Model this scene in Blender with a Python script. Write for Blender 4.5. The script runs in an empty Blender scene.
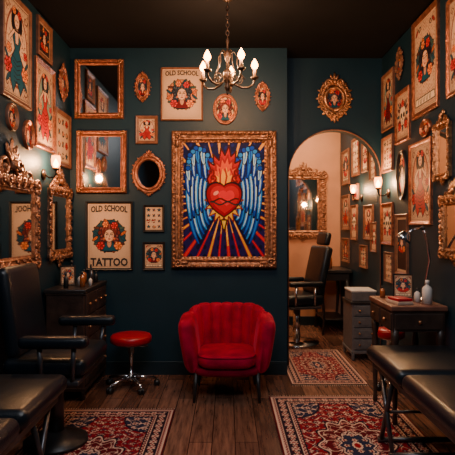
import bpy, bmesh, math, random
import numpy as np
from mathutils import Vector, Matrix, Euler
random.seed(7); np.random.seed(7)
F=488.0; C=227.5; EYE=1.4
YB=4.65; YA=4.93; XL=-1.5; XR=1.56; ZC=3.11; XE=0.567; YF=7.0; XR2=1.62
pi=math.pi
# ------------------------------------------------------------ materials
def mat(name,col,rough=.5,metal=0.,spec=.5,noise=0.,nscale=20.,bump=0.,bscale=60.,sheen=0.,coat=0.):
    m=bpy.data.materials.new(name); m.use_nodes=True; nt=m.node_tree; b=nt.nodes['Principled BSDF']
    b.inputs['Roughness'].default_value=rough; b.inputs['Metallic'].default_value=metal
    b.inputs['Specular IOR Level'].default_value=spec
    b.inputs['Sheen Weight'].default_value=sheen; b.inputs['Coat Weight'].default_value=coat
    if sheen>0: b.inputs['Sheen Tint'].default_value=(1,.08,.16,1); b.inputs['Sheen Roughness'].default_value=.35
    tc=nt.nodes.new('ShaderNodeTexCoord')
    n=nt.nodes.new('ShaderNodeTexNoise'); n.inputs['Scale'].default_value=nscale; n.inputs['Detail'].default_value=4
    nt.links.new(tc.outputs['Object'],n.inputs['Vector'])
    r=nt.nodes.new('ShaderNodeValToRGB')
    k=noise
    r.color_ramp.elements[0].position=.3; r.color_ramp.elements[1].position=.7
    r.color_ramp.elements[0].color=(*[c*(1-k) for c in col],1); r.color_ramp.elements[1].color=(*[min(1,c*(1+k)) for c in col],1)
    nt.links.new(n.outputs['Fac'],r.inputs['Fac']); nt.links.new(r.outputs['Color'],b.inputs['Base Color'])
    if bump>0:
        n2=nt.nodes.new('ShaderNodeTexNoise'); n2.inputs['Scale'].default_value=bscale; n2.inputs['Detail'].default_value=3
        nt.links.new(tc.outputs['Object'],n2.inputs['Vector'])
        bp=nt.nodes.new('ShaderNodeBump'); bp.inputs['Strength'].default_value=bump; bp.inputs['Distance'].default_value=.01
        nt.links.new(n2.outputs['Fac'],bp.inputs['Height']); nt.links.new(bp.outputs['Normal'],b.inputs['Normal'])
    return m
def emis(name,col,st,transp=False):
    m=bpy.data.materials.new(name); m.use_nodes=True; nt=m.node_tree; nt.nodes.clear()
    o=nt.nodes.new('ShaderNodeOutputMaterial'); e=nt.nodes.new('ShaderNodeEmission')
    e.inputs['Color'].default_value=(*col,1); e.inputs['Strength'].default_value=st
    if transp:
        t=nt.nodes.new('ShaderNodeBsdfTransparent'); a=nt.nodes.new('ShaderNodeAddShader')
        nt.links.new(e.outputs[0],a.inputs[0]); nt.links.new(t.outputs[0],a.inputs[1]); nt.links.new(a.outputs[0],o.inputs[0])
    else: nt.links.new(e.outputs[0],o.inputs[0])
    return m
M_wall=mat('teal_wall_paint',(.0050,.0225,.036),.48,spec=.30,noise=.12,nscale=3,bump=.15,bscale=120)
M_ceil=mat('black_ceiling_paint',(.005,.005,.007),.85,spec=.1,noise=.1,nscale=4)
M_base=mat('dark_trim_paint',(.005,.018,.027),.4,noise=.05)
M_peach=mat('peach_plaster',(.54,.25,.135),.7,noise=.08,nscale=4,bump=.1)
M_bronze=mat('bronze_gilt',(.34,.155,.085),.36,metal=.75,noise=.6,nscale=30,bump=.8,bscale=70)
M_gold=mat('antique_gold',(.46,.21,.095),.30,metal=.85,noise=.5,nscale=40,bump=.6,bscale=70)
M_copper=mat('copper_frame',(.36,.125,.065),.32,metal=.7,noise=.45,nscale=30,bump=.6,bscale=70)
M_brown=mat('brown_wood_frame',(.17,.066,.036),.42,noise=.35,nscale=25,bump=.2)
M_blackw=mat('black_wood',(.016,.013,.013),.4,noise=.3,nscale=15,bump=.1)
M_darkwood=mat('dark_walnut',(.030,.016,.012),.4,noise=.4,nscale=12,bump=.15)
M_topwood=mat('walnut_top',(.13,.05,.032),.4,noise=.4,nscale=12)
M_leather=mat('black_leather',(.004,.007,.011),.31,spec=.42,noise=.2,nscale=8,bump=.18,bscale=120)
M_redlea=mat('red_vinyl',(.34,.002,.014),.33,noise=.1,bump=.05)
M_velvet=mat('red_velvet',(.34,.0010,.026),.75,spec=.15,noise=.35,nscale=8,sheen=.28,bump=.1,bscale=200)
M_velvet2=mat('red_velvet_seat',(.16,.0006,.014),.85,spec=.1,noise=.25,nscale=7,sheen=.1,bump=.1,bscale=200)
M_chrome=mat('chrome',(.62,.62,.64),.18,metal=1,noise=.05)
M_steel=mat('dark_steel',(.10,.10,.11),.35,metal=.8,noise=.1)
M_black=mat('black_plastic',(.012,.012,.013),.4,noise=.1)
M_iron=mat('black_iron_bronze',(.035,.018,.011),.36,metal=.6,noise=.3,bump=.2)
M_mirror=mat('mirror_glass',(.66,.66,.64),.04,metal=1,noise=.02)
M_white=mat('white_plastic',(.6,.56,.52),.4,noise=.05)
M_cream=mat('cream_paper',(.45,.32,.24),.7,noise=.1)
M_grey=mat('grey_box',(.11,.10,.10),.5,noise=.2)
M_ink=mat('black_ink',(.012,.010,.010),.7)
M_amber=mat('amber_glass',(.30,.08,.02),.2,spec=.7)
M_candle=mat('candle_sleeve',(.26,.13,.06),.5)
M_bulb=emis('bulb_glow',(1,.34,.07),22,True)
M_shadeg=emis('warm_glass_glow',(1,.26,.045),3.2,True)
def attrmat():
    m=bpy.data.materials.new('printed_art'); m.use_nodes=True; nt=m.node_tree; b=nt.nodes['Principled BSDF']
    a=nt.nodes.new('ShaderNodeAttribute'); a.attribute_name='Col'; nt.links.new(a.outputs['Color'],b.inputs['Base Color'])
    b.inputs['Roughness'].default_value=.6; b.inputs['Specular IOR Level'].default_value=.15
    return m
M_art=attrmat()
def rugmat():
    m=bpy.data.materials.new('rug_pile'); m.use_nodes=True; nt=m.node_tree; b=nt.nodes['Principled BSDF']
    a=nt.nodes.new('ShaderNodeAttribute'); a.attribute_name='Col'; nt.links.new(a.outputs['Color'],b.inputs['Base Color'])
    b.inputs['Roughness'].default_value=.95; b.inputs['Specular IOR Level'].default_value=.1
    n=nt.nodes.new('ShaderNodeTexNoise'); n.inputs['Scale'].default_value=400
    bp=nt.nodes.new('ShaderNodeBump'); bp.inputs['Strength'].default_value=.4; bp.inputs['Distance'].default_value=.005
    nt.links.new(n.outputs['Fac'],bp.inputs['Height']); nt.links.new(bp.outputs['Normal'],b.inputs['Normal'])
    return m
M_rug=rugmat()
def floormat():
    m=bpy.data.materials.new('wood_planks'); m.use_nodes=True; nt=m.node_tree; b=nt.nodes['Principled BSDF']
    tc=nt.nodes.new('ShaderNodeTexCoord'); mp=nt.nodes.new('ShaderNodeMapping'); mp.inputs['Rotation'].default_value=(0,0,pi/2)
    nt.links.new(tc.outputs['Object'],mp.inputs['Vector'])
    br=nt.nodes.new('ShaderNodeTexBrick'); br.offset=.37; br.inputs['Scale'].default_value=1
    br.inputs['Brick Width'].default_value=1.3; br.inputs['Row Height'].default_value=.15; br.inputs['Mortar Size'].default_value=.003
    br.inputs['Color1'].default_value=(.10,.046,.030,1); br.inputs['Color2'].default_value=(.27,.13,.085,1); br.inputs['Mortar'].default_value=(.012,.007,.005,1)
    nt.links.new(mp.outputs[0],br.inputs['Vector'])
    mp2=nt.nodes.new('ShaderNodeMapping'); mp2.inputs['Scale'].default_value=(14,1.2,1)
    nt.links.new(tc.outputs['Object'],mp2.inputs['Vector'])
    n=nt.nodes.new('ShaderNodeTexNoise'); n.inputs['Scale'].default_value=3; n.inputs['Detail'].default_value=8; n.inputs['Roughness'].default_value=.65
    nt.links.new(mp2.outputs[0],n.inputs['Vector'])
    r=nt.nodes.new('ShaderNodeValToRGB'); r.color_ramp.elements[0].position=.3; r.color_ramp.elements[1].position=.72
    r.color_ramp.elements[0].color=(.30,.28,.28,1); r.color_ramp.elements[1].color=(1.3,1.25,1.2,1)
    nt.links.new(n.outputs['Fac'],r.inputs['Fac'])
    mx=nt.nodes.new('ShaderNodeMix'); mx.data_type='RGBA'; mx.blend_type='MULTIPLY'; mx.inputs[0].default_value=1
    nt.links.new(br.outputs['Color'],mx.inputs[6]); nt.links.new(r.outputs['Color'],mx.inputs[7])
    nt.links.new(mx.outputs[2],b.inputs['Base Color']); b.inputs['Roughness'].default_value=.27; b.inputs['Specular IOR Level'].default_value=.5
    bp=nt.nodes.new('ShaderNodeBump'); bp.inputs['Strength'].default_value=.25; bp.inputs['Distance'].default_value=.004
    nt.links.new(n.outputs['Fac'],bp.inputs['Height']); nt.links.new(bp.outputs['Normal'],b.inputs['Normal'])
    return m
M_floor=floormat()
# ------------------------------------------------------------ builder
class B:
    def __init__(s): s.v=[];s.f=[];s.m=[];s.s=[];s.mats=[]
    def add(s,vs,fs,m,smooth=True,M=None):
        if m not in s.mats: s.mats.append(m)
        k=s.mats.index(m); o=len(s.v)
        for p in vs:
            p=Vector(p); s.v.append(tuple(M@p) if M else tuple(p))
        for f in fs: s.f.append(tuple(i+o for i in f)); s.m.append(k); s.s.append(smooth)
    def box(s,c,sz,m,bev=0,seg=2,rot=None,M=None):
        bm=bmesh.new(); bmesh.ops.create_cube(bm,size=1)
        for v in bm.verts: v.co=Vector((v.co.x*sz[0],v.co.y*sz[1],v.co.z*sz[2]))
        if bev>0: bmesh.ops.bevel(bm,geom=list(bm.edges),offset=min(bev,min(sz)*.49),segments=seg,profile=.5,affect='EDGES')
        T=Matrix.Translation(c)
        if rot: T=T@Euler(rot).to_matrix().to_4x4()
        if M: T=M@T
        bm.verts.index_update()
        s.add([v.co.copy() for v in bm.verts],[[v.index for v in f.verts] for f in bm.faces],m,bev>0 and seg>2,T); bm.free()
    def loft(s,rings,m,closed=True,caps=True,loop=False,smooth=True,M=None):
        n=len(rings[0]); vs=[p for r in rings for p in r]; fs=[]; k=len(rings)
        for i in range(k if loop else k-1):
            a=i*n; b=((i+1)%k)*n
            for j in range(n if closed else n-1):
                j2=(j+1)%n; fs.append((a+j,a+j2,b+j2,b+j))
        if caps and not loop: fs.append(tuple(range(n))[::-1]); fs.append(tuple(range((k-1)*n,k*n)))
        s.add(vs,fs,m,smooth,M)
    def tube(s,pts,r,m,n=8,loop=False,M=None):
        pts=[Vector(p) for p in pts]; k=len(pts); rs=r if isinstance(r,(list,tuple)) else [r]*k
        rings=[]; up=None
        for i,p in enumerate(pts):
            if loop: t=pts[(i+1)%k]-pts[i-1]
            else: t=pts[min(i+1,k-1)]-pts[max(i-1,0)]
            if t.length<1e-9: t=Vector((0,0,1))
            t.normalize()
            if up is None:
                up=Vector((0,1,0)) if abs(t.y)<.9 else Vector((1,0,0))
            u=up-t*up.dot(t)
            if u.length<1e-6: u=t.orthogonal()
            u.normalize(); up=u; w=t.cross(u)
            rings.append([p+(u*math.cos(2*pi*j/n)+w*math.sin(2*pi*j/n))*rs[i] for j in range(n)])
        s.loft(rings,m,loop=loop,M=M)
    def cyl(s,a,b,r,m,r2=None,n=16,M=None): s.tube([a,b],[r,r if r2 is None else r2],m,n=n,M=M)
    def lathe(s,prof,c,m,n=20,M=None):
        c=Vector(c); rings=[[c+Vector((r*math.cos(2*pi*j/n),r*math.sin(2*pi*j/n),z)) for j in range(n)] for r,z in prof]
        s.loft(rings,m,M=M)
    def ball(s,c,r,m,rot=(0,0,0),n=10,k=7,M=None):
        if not isinstance(r,(tuple,list)): r=(r,r,r)
        E=Euler(rot).to_matrix(); c=Vector(c); rings=[]
        for i in range(k+1):
            a=pi*i/k; a=min(max(a,.05),pi-.05)
            rings.append([c+E@Vector((r[0]*math.sin(a)*math.cos(2*pi*j/n),r[1]*math.sin(a)*math.sin(2*pi*j/n),r[2]*math.cos(a))) for j in range(n)])
        s.loft(rings,m,M=M)
    def build(s,name,parent=None,loc=(0,0,0),rz=0,rot=None):
        me=bpy.data.meshes.new(name); me.from_pydata(s.v,[],s.f); 
        for m in s.mats: me.materials.append(m)
        me.polygons.foreach_set('material_index',s.m); me.polygons.foreach_set('use_smooth',s.s)
        bm=bmesh.new(); bm.from_mesh(me); bmesh.ops.recalc_face_normals(bm,faces=list(bm.faces)); bm.to_mesh(me); bm.free()
        me.update()
        ob=bpy.data.objects.new(name,me); bpy.context.scene.collection.objects.link(ob)
        ob.location=loc; ob.rotation_euler=rot if rot else (0,0,rz)
        if parent: ob.parent=parent
        return ob
def empty(name,loc=(0,0,0),rz=0):
    e=bpy.data.objects.new(name,None); e.empty_display_size=.1; e.location=loc; e.rotation_euler=(0,0,rz)
    bpy.context.scene.collection.objects.link(e); return e
# ------------------------------------------------------------ raster art -> vertex colours
class Art:
    def __init__(s,W,H,bg):
        s.W=W;s.H=H; s.a=np.zeros((H,W,3))+np.array(bg,float)
        s.y,s.x=np.mgrid[0:H,0:W]; s.x=(s.x+.5)/W; s.y=(s.y+.5)/H
    def put(s,mask,col): s.a[mask]=col
    def ell(s,cx,cy,rx,ry,col,rot=0,ring=None):
        asp=s.H/s.W
        dx=s.x-cx;dy=(s.y-cy)*asp; c,q=math.cos(rot),math.sin(rot); u=dx*c+dy*q; v=-dx*q+dy*c
        ry=ry*asp
        d=(u/rx)**2+(v/ry)**2; m=d<=1
        if ring: m&=(d>=(1-ring)**2)
        s.a[m]=col
    def poly(s,pts,col,out=None,ow=.01):
        m=np.zeros(s.x.shape,bool); n=len(pts)
        for i in range(n):
            x1,y1=pts[i];x2,y2=pts[(i+1)%n]
            if y1==y2: continue
            c=((y1>s.y)!=(y2>s.y))&(s.x<(x2-x1)*(s.y-y1)/(y2-y1)+x1); m^=c
        s.a[m]=col
        if out is not None:
            for i in range(n): s.line(pts[i],pts[(i+1)%n],ow,out)
    def line(s,p,q,w,col):
        px,py=p;dx=q[0]-px;dy=q[1]-py;asp=s.H/s.W
        L=dx*dx+(dy*asp)**2+1e-12
        t=np.clip(((s.x-px)*dx+(s.y-py)*asp*dy*asp)/L,0,1)
        d=(s.x-px-t*dx)**2+((s.y-py-t*dy)*asp)**2
        s.a[d<w*w]=col
    def curve(s,pts,w,col):
        for i in range(len(pts)-1): s.line(pts[i],pts[i+1],w,col)
    def rect(s,x0,y0,x1,y1,col): s.a[(s.x>=x0)&(s.x<=x1)&(s.y>=y0)&(s.y<=y1)]=col
CR=(210,172,138); INK=(24,18,26); RED=(164,26,28); TEAL=(20,76,94); ORG=(212,106,48); SKIN=(226,176,140); DRED=(100,14,24); BRN=(96,52,38); PALE=(232,204,168)
def base_art(W,H,rnd,bg=CR,orn=True):
    A=Art(W,H,bg)
    if orn:
        k=rnd.uniform(26,34); X=np.abs(A.x-.5);Y=(A.y-.5)*H/W
        v=np.abs(np.sin(X*k+1.6*np.sin(Y*k*.6))*np.cos(Y*k*.8+1.3*np.sin(X*k*.7)))
        A.a[v<.10]=(166,120,90); A.a[v>.94]=(150,70,52)
    A.a*= (1-.12*(((A.x-.5)*2)**4+((A.y-.5)*2)**4))[...,None]
    A.a+=np.random.rand(H,W,1)*14-7
    e=np.minimum(np.minimum(A.x,1-A.x),np.minimum(A.y,1-A.y)*H/W)
    A.put((e<.05),bg); A.put((e>.03)&(e<.042),(90,60,48)); return A
def rose(A,cx,cy,r,col=RED):
    asp=A.W/A.H
    for k in range(6):
        a=k*1.047; x=cx+.62*r*math.cos(a);y=cy+.62*r*asp*math.sin(a); A.ell(x,y,r*.52,r*.52*asp,INK); A.ell(x,y,r*.42,r*.42*asp,col); A.ell(x+.12*r*math.cos(a),y+.12*r*asp*math.sin(a),r*.2,r*.2*asp,tuple(min(255,c*1.2+30) for c in col))
    A.ell(cx,cy,r*.55,r*.55*asp,INK); A.ell(cx,cy,r*.46,r*.46*asp,tuple(min(255,c*1.15+12) for c in col)); A.ell(cx+.05*r,cy,r*.3,r*.3*asp,INK); A.ell(cx,cy,r*.2,r*.2*asp,col)
def leaf(A,cx,cy,l,ang,col=TEAL):
    asp=A.W/A.H
    A.ell(cx,cy,l,l*.40*asp,INK,ang); A.ell(cx,cy,l*.82,l*.27*asp,col,ang)
    A.line((cx-l*.7*math.cos(ang),cy-l*.7*math.sin(ang)*asp),(cx+l*.7*math.cos(ang),cy+l*.7*math.sin(ang)*asp),max(.004,l*.05),INK)
def swirl(A,cx,cy,r,a0,dr,w,col):
    asp=A.W/A.H
    A.curve([(cx+r*(1-.85*i/12)*math.cos(a0+dr*i*.55),cy+asp*r*(1-.85*i/12)*math.sin(a0+dr*i*.55)) for i in range(13)],w,col)
def lady(A,cx,cy,s,rnd,wreath=True,disc=None):
    hair=rnd.choice([INK,(40,48,60),(100,36,28)]); hl=tuple(c+50 for c in hair); asp=A.W/A.H
    if disc: A.ell(cx,cy+.1*s*asp,1.5*s,1.5*s*asp,INK); A.ell(cx,cy+.1*s*asp,1.44*s,1.44*s*asp,disc)
    if wreath:
        for k in range(16):
            a=k*pi/8+.2; leaf(A,cx+1.3*s*math.cos(a),cy+(.1+1.3*math.sin(a))*s*asp,s*.36,a+.5*(-1)**k,[TEAL,BRN,(66,92,80),ORG][k%4])
    A.poly([(cx-s*.95,cy+1.15*s*asp),(cx-.5*s,cy+.72*s*asp),(cx+.5*s,cy+.72*s*asp),(cx+.95*s,cy+1.15*s*asp),(cx+.6*s,cy+1.5*s*asp),(cx-.6*s,cy+1.5*s*asp)],rnd.choice([RED,TEAL,DRED]),INK,s*.04)
    for q in(-1,1):
        for k in range(5):
            A.ell(cx+q*(.62+.10*math.sin(k*2))*s,cy+(-.5+.32*k)*s*asp,s*.34,s*.30*asp,INK); A.ell(cx+q*(.62+.10*math.sin(k*2))*s,cy+(-.5+.32*k)*s*asp,s*.28,s*.24*asp,hair)
            swirl(A,cx+q*.64*s,cy+(-.5+.32*k)*s*asp,s*.2,k,q,s*.03,hl)
    A.ell(cx,cy-.35*s*asp,s*.75,s*.72*asp,INK); A.ell(cx,cy-.35*s*asp,s*.69,s*.66*asp,hair)
    for k in range(-2,3): A.curve([(cx+k*.2*s,cy-.95*s*asp),(cx+k*.27*s,cy-.7*s*asp),(cx+k*.30*s,cy-.45*s*asp)],s*.025,hl)
    A.ell(cx,cy+.75*s*asp,s*.24,s*.4*asp,INK); A.ell(cx,cy+.75*s*asp,s*.19,s*.4*asp,(196,136,104))
    A.ell(cx,cy+.08*s*asp,s*.47,s*.60*asp,INK); A.ell(cx,cy+.08*s*asp,s*.42,s*.55*asp,SKIN)
    A.ell(cx+.22*s,cy+.15*s*asp,s*.18,s*.40*asp,(200,138,104))
    A.ell(cx+.03*s,cy+.1*s*asp,s*.28,s*.46*asp,SKIN)
    for q in(-1,1):
        A.line((cx+q*.08*s,cy-.16*s*asp),(cx+q*.32*s,cy-.18*s*asp),s*.03,INK)
        A.ell(cx+q*.19*s,cy-.02*s*asp,s*.12,s*.07*asp,INK); A.ell(cx+q*.19*s,cy,s*.04,s*.025*asp,PALE)
        A.ell(cx+q*.26*s,cy+.22*s*asp,s*.08,s*.07*asp,(214,130,100)); A.ell(cx+q*.46*s,cy+.35*s*asp,s*.07,s*.1*asp,ORG)
    A.curve([(cx,cy),(cx+.05*s,cy+.20*s*asp),(cx-.03*s,cy+.22*s*asp)],s*.02,BRN)
    A.ell(cx,cy+.38*s*asp,s*.12,s*.06*asp,RED); A.line((cx-.11*s,cy+.38*s*asp),(cx+.11*s,cy+.38*s*asp),s*.012,INK)
    rose(A,cx-.8*s,cy+1.0*s*asp,s*.36); rose(A,cx+.8*s,cy+1.0*s*asp,s*.36,rnd.choice([RED,ORG])); rose(A,cx+.45*s,cy-.85*s*asp,s*.30); rose(A,cx-.35*s,cy-.95*s*asp,s*.26,ORG)
def skull(A,cx,cy,s,rnd):
    asp=A.W/A.H; c=PALE
    for q in(-1,1): A.curve([(cx-q*1.2*s,cy-1.3*s*asp),(cx+q*1.2*s,cy+1.4*s*asp)],s*.09,INK); A.curve([(cx-q*1.2*s,cy-1.3*s*asp),(cx+q*1.2*s,cy+1.4*s*asp)],s*.05,TEAL)
    for k in range(12): a=k*pi/6; leaf(A,cx+1.1*s*math.cos(a),cy+1.15*s*asp*math.sin(a),s*.4,a,[TEAL,BRN,DRED][k%3])
    A.ell(cx,cy-.1*s*asp,s*.85,s*.85*asp,INK); A.ell(cx,cy-.1*s*asp,s*.77,s*.77*asp,c)
    A.rect(cx-.45*s,cy+.4*s*asp,cx+.45*s,cy+1.0*s*asp,INK); A.rect(cx-.38*s,cy+.4*s*asp,cx+.38*s,cy+.93*s*asp,c)
    for k in range(-1,2): A.line((cx+k*.2*s,cy+.6*s*asp),(cx+k*.2*s,cy+.95*s*asp),.01,INK)
    for q in(-1,1): A.ell(cx+q*.33*s,cy,s*.24,s*.25*asp,INK); A.ell(cx+q*.6*s,cy+.3*s*asp,s*.12,s*.2*asp,(180,140,110))
    A.ell(cx,cy+.35*s*asp,s*.09,s*.14*asp,INK)
    rose(A,cx-.8*s,cy+1.0*s*asp,s*.38); rose(A,cx+.8*s,cy+1.0*s*asp,s*.38); rose(A,cx,cy-1.1*s*asp,s*.34)
def figure(A,rnd):
    asp=A.W/A.H
    A.ell(.5,.48,.44,.41,(120,58,48)); A.ell(.5,.48,.40,.38,rnd.choice([(214,176,142),(196,128,88),(120,140,128)]))
    for k in range(18): 
        a=k*pi/9; A.line((.5+.2*math.cos(a),.48+.2*math.sin(a)*asp),(.5+.38*math.cos(a),.48+.38*math.sin(a)*asp),.009,(156,84,60))
    c=rnd.choice([RED,TEAL,DRED])
    A.poly([(.40,.30),(.60,.30),(.66,.40),(.59,.50),(.74,.62),(.80,.82),(.64,.95),(.5,.82),(.36,.95),(.24,.82),(.28,.62),(.42,.50),(.35,.40)],c,INK,.013)
    for k in range(6): A.curve([(.35+.01*k,.58+.05*k),(.5,.62+.045*k),(.66-.01*k,.58+.05*k)],.008,INK)
    A.poly([(.42,.31),(.58,.31),(.55,.44),(.45,.44)],SKIN,INK,.008)
    for q in(-1,1):
        A.ell(.5+q*.13,.22,.09,.11,INK); A.curve([(.5+q*.11,.32),(.5+q*.28,.42),(.5+q*.24,.26 if q>0 else .54)],.038,INK); A.curve([(.5+q*.11,.32),(.5+q*.28,.42),(.5+q*.24,.26 if q>0 else .54)],.025,SKIN)
        swirl(A,.5+q*.35,.88,.10,0,q,.012,BRN); swirl(A,.5+q*.36,.11,.09,0,q,.012,BRN)
    A.ell(.5,.18,.16,.11,INK); A.ell(.5,.205,.09,.072,SKIN); A.ell(.465,.20,.02,.010,INK); A.ell(.535,.20,.02,.010,INK); A.ell(.5,.242,.022,.010,RED); rose(A,.6,.12,.07); rose(A,.4,.11,.06,ORG)
    rose(A,.17,.70,.13); rose(A,.83,.70,.13,ORG); rose(A,.2,.53,.08,ORG); rose(A,.84,.5,.07); leaf(A,.11,.60,.10,.8); leaf(A,.89,.60,.10,2.3); leaf(A,.17,.82,.12,2.3); leaf(A,.83,.82,.12,.8)
def flash(A,rnd):
    for j in range(4):
        for i in range(3):
            cx=.2+.3*i;cy=.14+.235*j;k=rnd.randrange(6)
            if k==0: leaf(A,cx-.08,cy+.03,.07,.5); leaf(A,cx+.08,cy+.03,.07,2.6); rose(A,cx,cy,.10)
            elif k==1: A.poly([(cx,cy+.085),(cx-.12,cy-.02),(cx-.07,cy-.08),(cx,cy-.03),(cx+.07,cy-.08),(cx+.12,cy-.02)],RED,INK,.014); A.line((cx-.13,cy+.03),(cx+.13,cy-.01),.026,INK);A.line((cx-.13,cy+.03),(cx+.13,cy-.01),.016,PALE)
            elif k==2:
                A.line((cx,cy-.08),(cx,cy+.08),.020,INK); A.line((cx-.07,cy-.04),(cx+.07,cy-.04),.016,INK); A.line((cx-.10,cy+.03),(cx,cy+.08),.017,INK);A.line((cx+.10,cy+.03),(cx,cy+.08),.017,INK)
            elif k==3:
                A.poly([(cx+(.11 if q%2==0 else .05)*math.sin(q*pi/5),cy-(.078 if q%2==0 else .034)*math.cos(q*pi/5)) for q in range(10)],TEAL,INK,.012)
            elif k==4: leaf(A,cx,cy,.11,.7,ORG); leaf(A,cx,cy,.10,2.2,TEAL)
            else: swirl(A,cx,cy,.11,0,1,.018,INK); rose(A,cx+.03,cy,.05,ORG)
def make_art(kind,seed,W=60,H=84):
    rnd=random.Random(seed); A=base_art(W,H,rnd,orn=(kind!='flash' and kind!='oldschool'))
    if kind=='lady': 
        lady(A,.5,.44,.285,rnd,disc=rnd.choice([(196,140,100),(58,84,88),(176,78,54),(224,184,140)]))
        A.poly([(.08,.85),(.92,.85),(.95,.93),(.05,.93)],PALE,INK,.012)
        for k in range(9): A.line((.2+.07*k,.87),(.2+.07*k+.02*(k%2),.91),.012,INK)
        for q in(-1,1): leaf(A,.5+q*.38,.10,.09,q*.8,RED); swirl(A,.5+q*.25,.09,.07,0,q,.012,INK)
    elif kind=='skull': skull(A,.5,.48,.33,rnd)
    elif kind=='figure': figure(A,rnd)
    elif kind=='oldschool': 
        lady(A,.5,.485,.255,rnd,disc=(34,66,76) if seed==5 else (196,120,80))
    elif kind=='dark':
        A.rect(.06,.05,.94,.95,(50,30,28)); lady(A,.5,.44,.28,rnd)
    else: flash(A,rnd)
    return A.a
def main_art():
    W,H=250,350; A=Art(W,H,(8,12,66)); sx=lambda p:(p[0]/82,p[1]/115)
    X=A.x*82-41; Y=A.y*115-58; th=np.arctan2(Y,X); r=np.hypot(X,Y)
    A.a[(np.sin(X*.9)+np.sin(Y*.7+X*.3))>1.2]=(16,26,104)
    A.a[(Y>26)]=(26,12,78); A.a[(Y>26)&((np.sin(X*.9)+np.sin(Y*.7))>.9)]=(12,8,46)
    n=36; k=(th/(2*pi)*n)%1; idx=np.floor(th/(2*pi)*n).astype(int)%n
    w=np.where(idx%2==0,.24,.12)
    ray=np.abs(k-.5)<w/2; edge=(np.abs(k-.5)<w/2+.07)&~ray
    A.a[edge&(Y>0)]=(140,10,34); A.a[ray]=(222,150,40); A.a[ray&(r<40)]=(246,190,70); A.a[ray&(Y>22)&(r>34)&(idx%2==1)]=(200,20,42); A.a[ray&(Y>30)&(r>46)&(idx%4==0)]=(204,34,42)
    NV=(2,8,50);MB=(8,36,112);BL=(8,66,178);LB=(36,130,216);WH=(176,218,240)
    sil=[(38,52),(35,36),(29,19),(21,7),(12,3),(6,9),(3,22),(3,42),(5,62),(10,82),(18,102),(22,92),(26,84),(30,76),(34,68)]
    for sg in(0,1):
        A.poly([sx((x if sg==0 else 82-x,y)) for x,y in sil],MB,NV,.014)
    def bz(p,c,q,t): return Vector(((1-t)**2*p[0]+2*t*(1-t)*c[0]+t*t*q[0],(1-t)**2*p[1]+2*t*(1-t)*c[1]+t*t*q[1]))
    def feather(p,c,q,w,c1,c2):
        for sgn in(1,-1):
            def mk(ww,a,b):
                L=[];R=[];N=10
                for i in range(N+1):
                    t=a+(b-a)*i/N; v=bz(p,c,q,t); d=(bz(p,c,q,min(1,t+.02))-bz(p,c,q,max(0,t-.02))).normalized(); nn=Vector((-d.y,d.x))
                    wi=ww*math.sin(pi*(.18+.78*i/N))**.6
                    L.append(v+nn*wi); R.append(v-nn*wi)
                return [sx((v.x if sgn>0 else 82-v.x,v.y)) for v in L+R[::-1]]
            A.poly(mk(w,0,1),NV); A.poly(mk(w*.70,.02,.96),c1); A.poly(mk(w*.24,.08,.85),c2)
    def lead(t):
        pts=[(36,48),(33,32),(28,18),(21,8),(13,6),(7,13),(5,26)]; f=t*(len(pts)-1);i=min(int(f),len(pts)-2);f-=i
        return (pts[i][0]*(1-f)+pts[i+1][0]*f,pts[i][1]*(1-f)+pts[i+1][1]*f)
    for i in range(6,-1,-1): feather((7.5+3.5*i,44+1.5*i),(2.5+4.1*i,76),(17+2.5*i,104-5.2*i),3.0,[BL,LB][i%2],WH if i%2 else LB)
    for i in range(6,-1,-1): feather((7+4.1*i,26+2.6*i),(2.5+4.1*i,50),(8+3.7*i,79-2.6*i),3.1,[LB,BL][i%2],WH)
    for i in range(7,-1,-1):
        p=lead(.98-.90*i/7); feather((p[0],p[1]+3),(p[0]-2.0,p[1]+15),(p[0]+1.5,p[1]+30),2.9,BL,LB if i%2 else WH)
    for i in range(8,-1,-1):
        p=lead(.97-.90*i/8); feather((p[0],p[1]-1),(p[0]-1,p[1]+6),(p[0]+1,p[1]+15),2.7,LB if i%2 else WH,BL if i%2 else LB)
    for i in range(13):
        p=lead(i/12)
        for sg in(0,1):
            c=p[0] if sg==0 else 82-p[0]
            A.ell(c/82,p[1]/115,2.9/82,2.9/115,NV); A.ell(c/82,p[1]/115,2.1/82,2.1/115,LB if i%2 else BL)
    st=[]
    for i in range(36):
        a=2*pi*i/36; rr=23 if i%2==0 else 15.5; st.append(sx((41+rr*math.cos(a)*.85,58+rr*math.sin(a)*1.1)))
    A.poly(st,(244,180,46),(120,20,20),.007)
    def fl(sc,col,out=None):
        pts=[(-13,0),(-17,-10),(-13,-18),(-16,-28),(-10,-24),(-11,-35),(-5,-29),(-3,-41),(1,-34),(5,-44),(7,-33),(12,-38),(11,-26),(17,-29),(13,-18),(17,-9),(12,0)]
        A.poly([sx((41+x*sc,47+y*sc)) for x,y in pts],col,out,.010)
    fl(1.0,(184,12,22),(60,4,12)); fl(.78,(224,70,20),(150,14,16)); fl(.5,(246,166,40)) 
    for q in(-9,-4,1,6): A.curve([sx((41+q,44)),sx((41+q*1.3+1.5,34)),sx((41+q*1.1,27))],.010,(160,14,22))
    for q in(-1,1):
        for kk in range(3): swirl(A,(41+q*(13-2*kk))/82,(30+6*kk)/115,.045,1,q,.010,(110,8,20))
    def heart(sc,col,dx=0,dy=0):
        u=(X-dx)/sc; v=-(Y-2-dy)/sc
        m=(u*u+v*v-1)**3-u*u*v*v*v<0; A.a[m]=col
    heart(16.5,(36,2,12)); heart(15,(150,0,24)); heart(12.5,(194,4,28),.8,-.8); heart(7,(228,22,40),2.5,-3)
    A.ell(33/82,51/115,3/82,1.8/115,(250,150,130),-.6)
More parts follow.
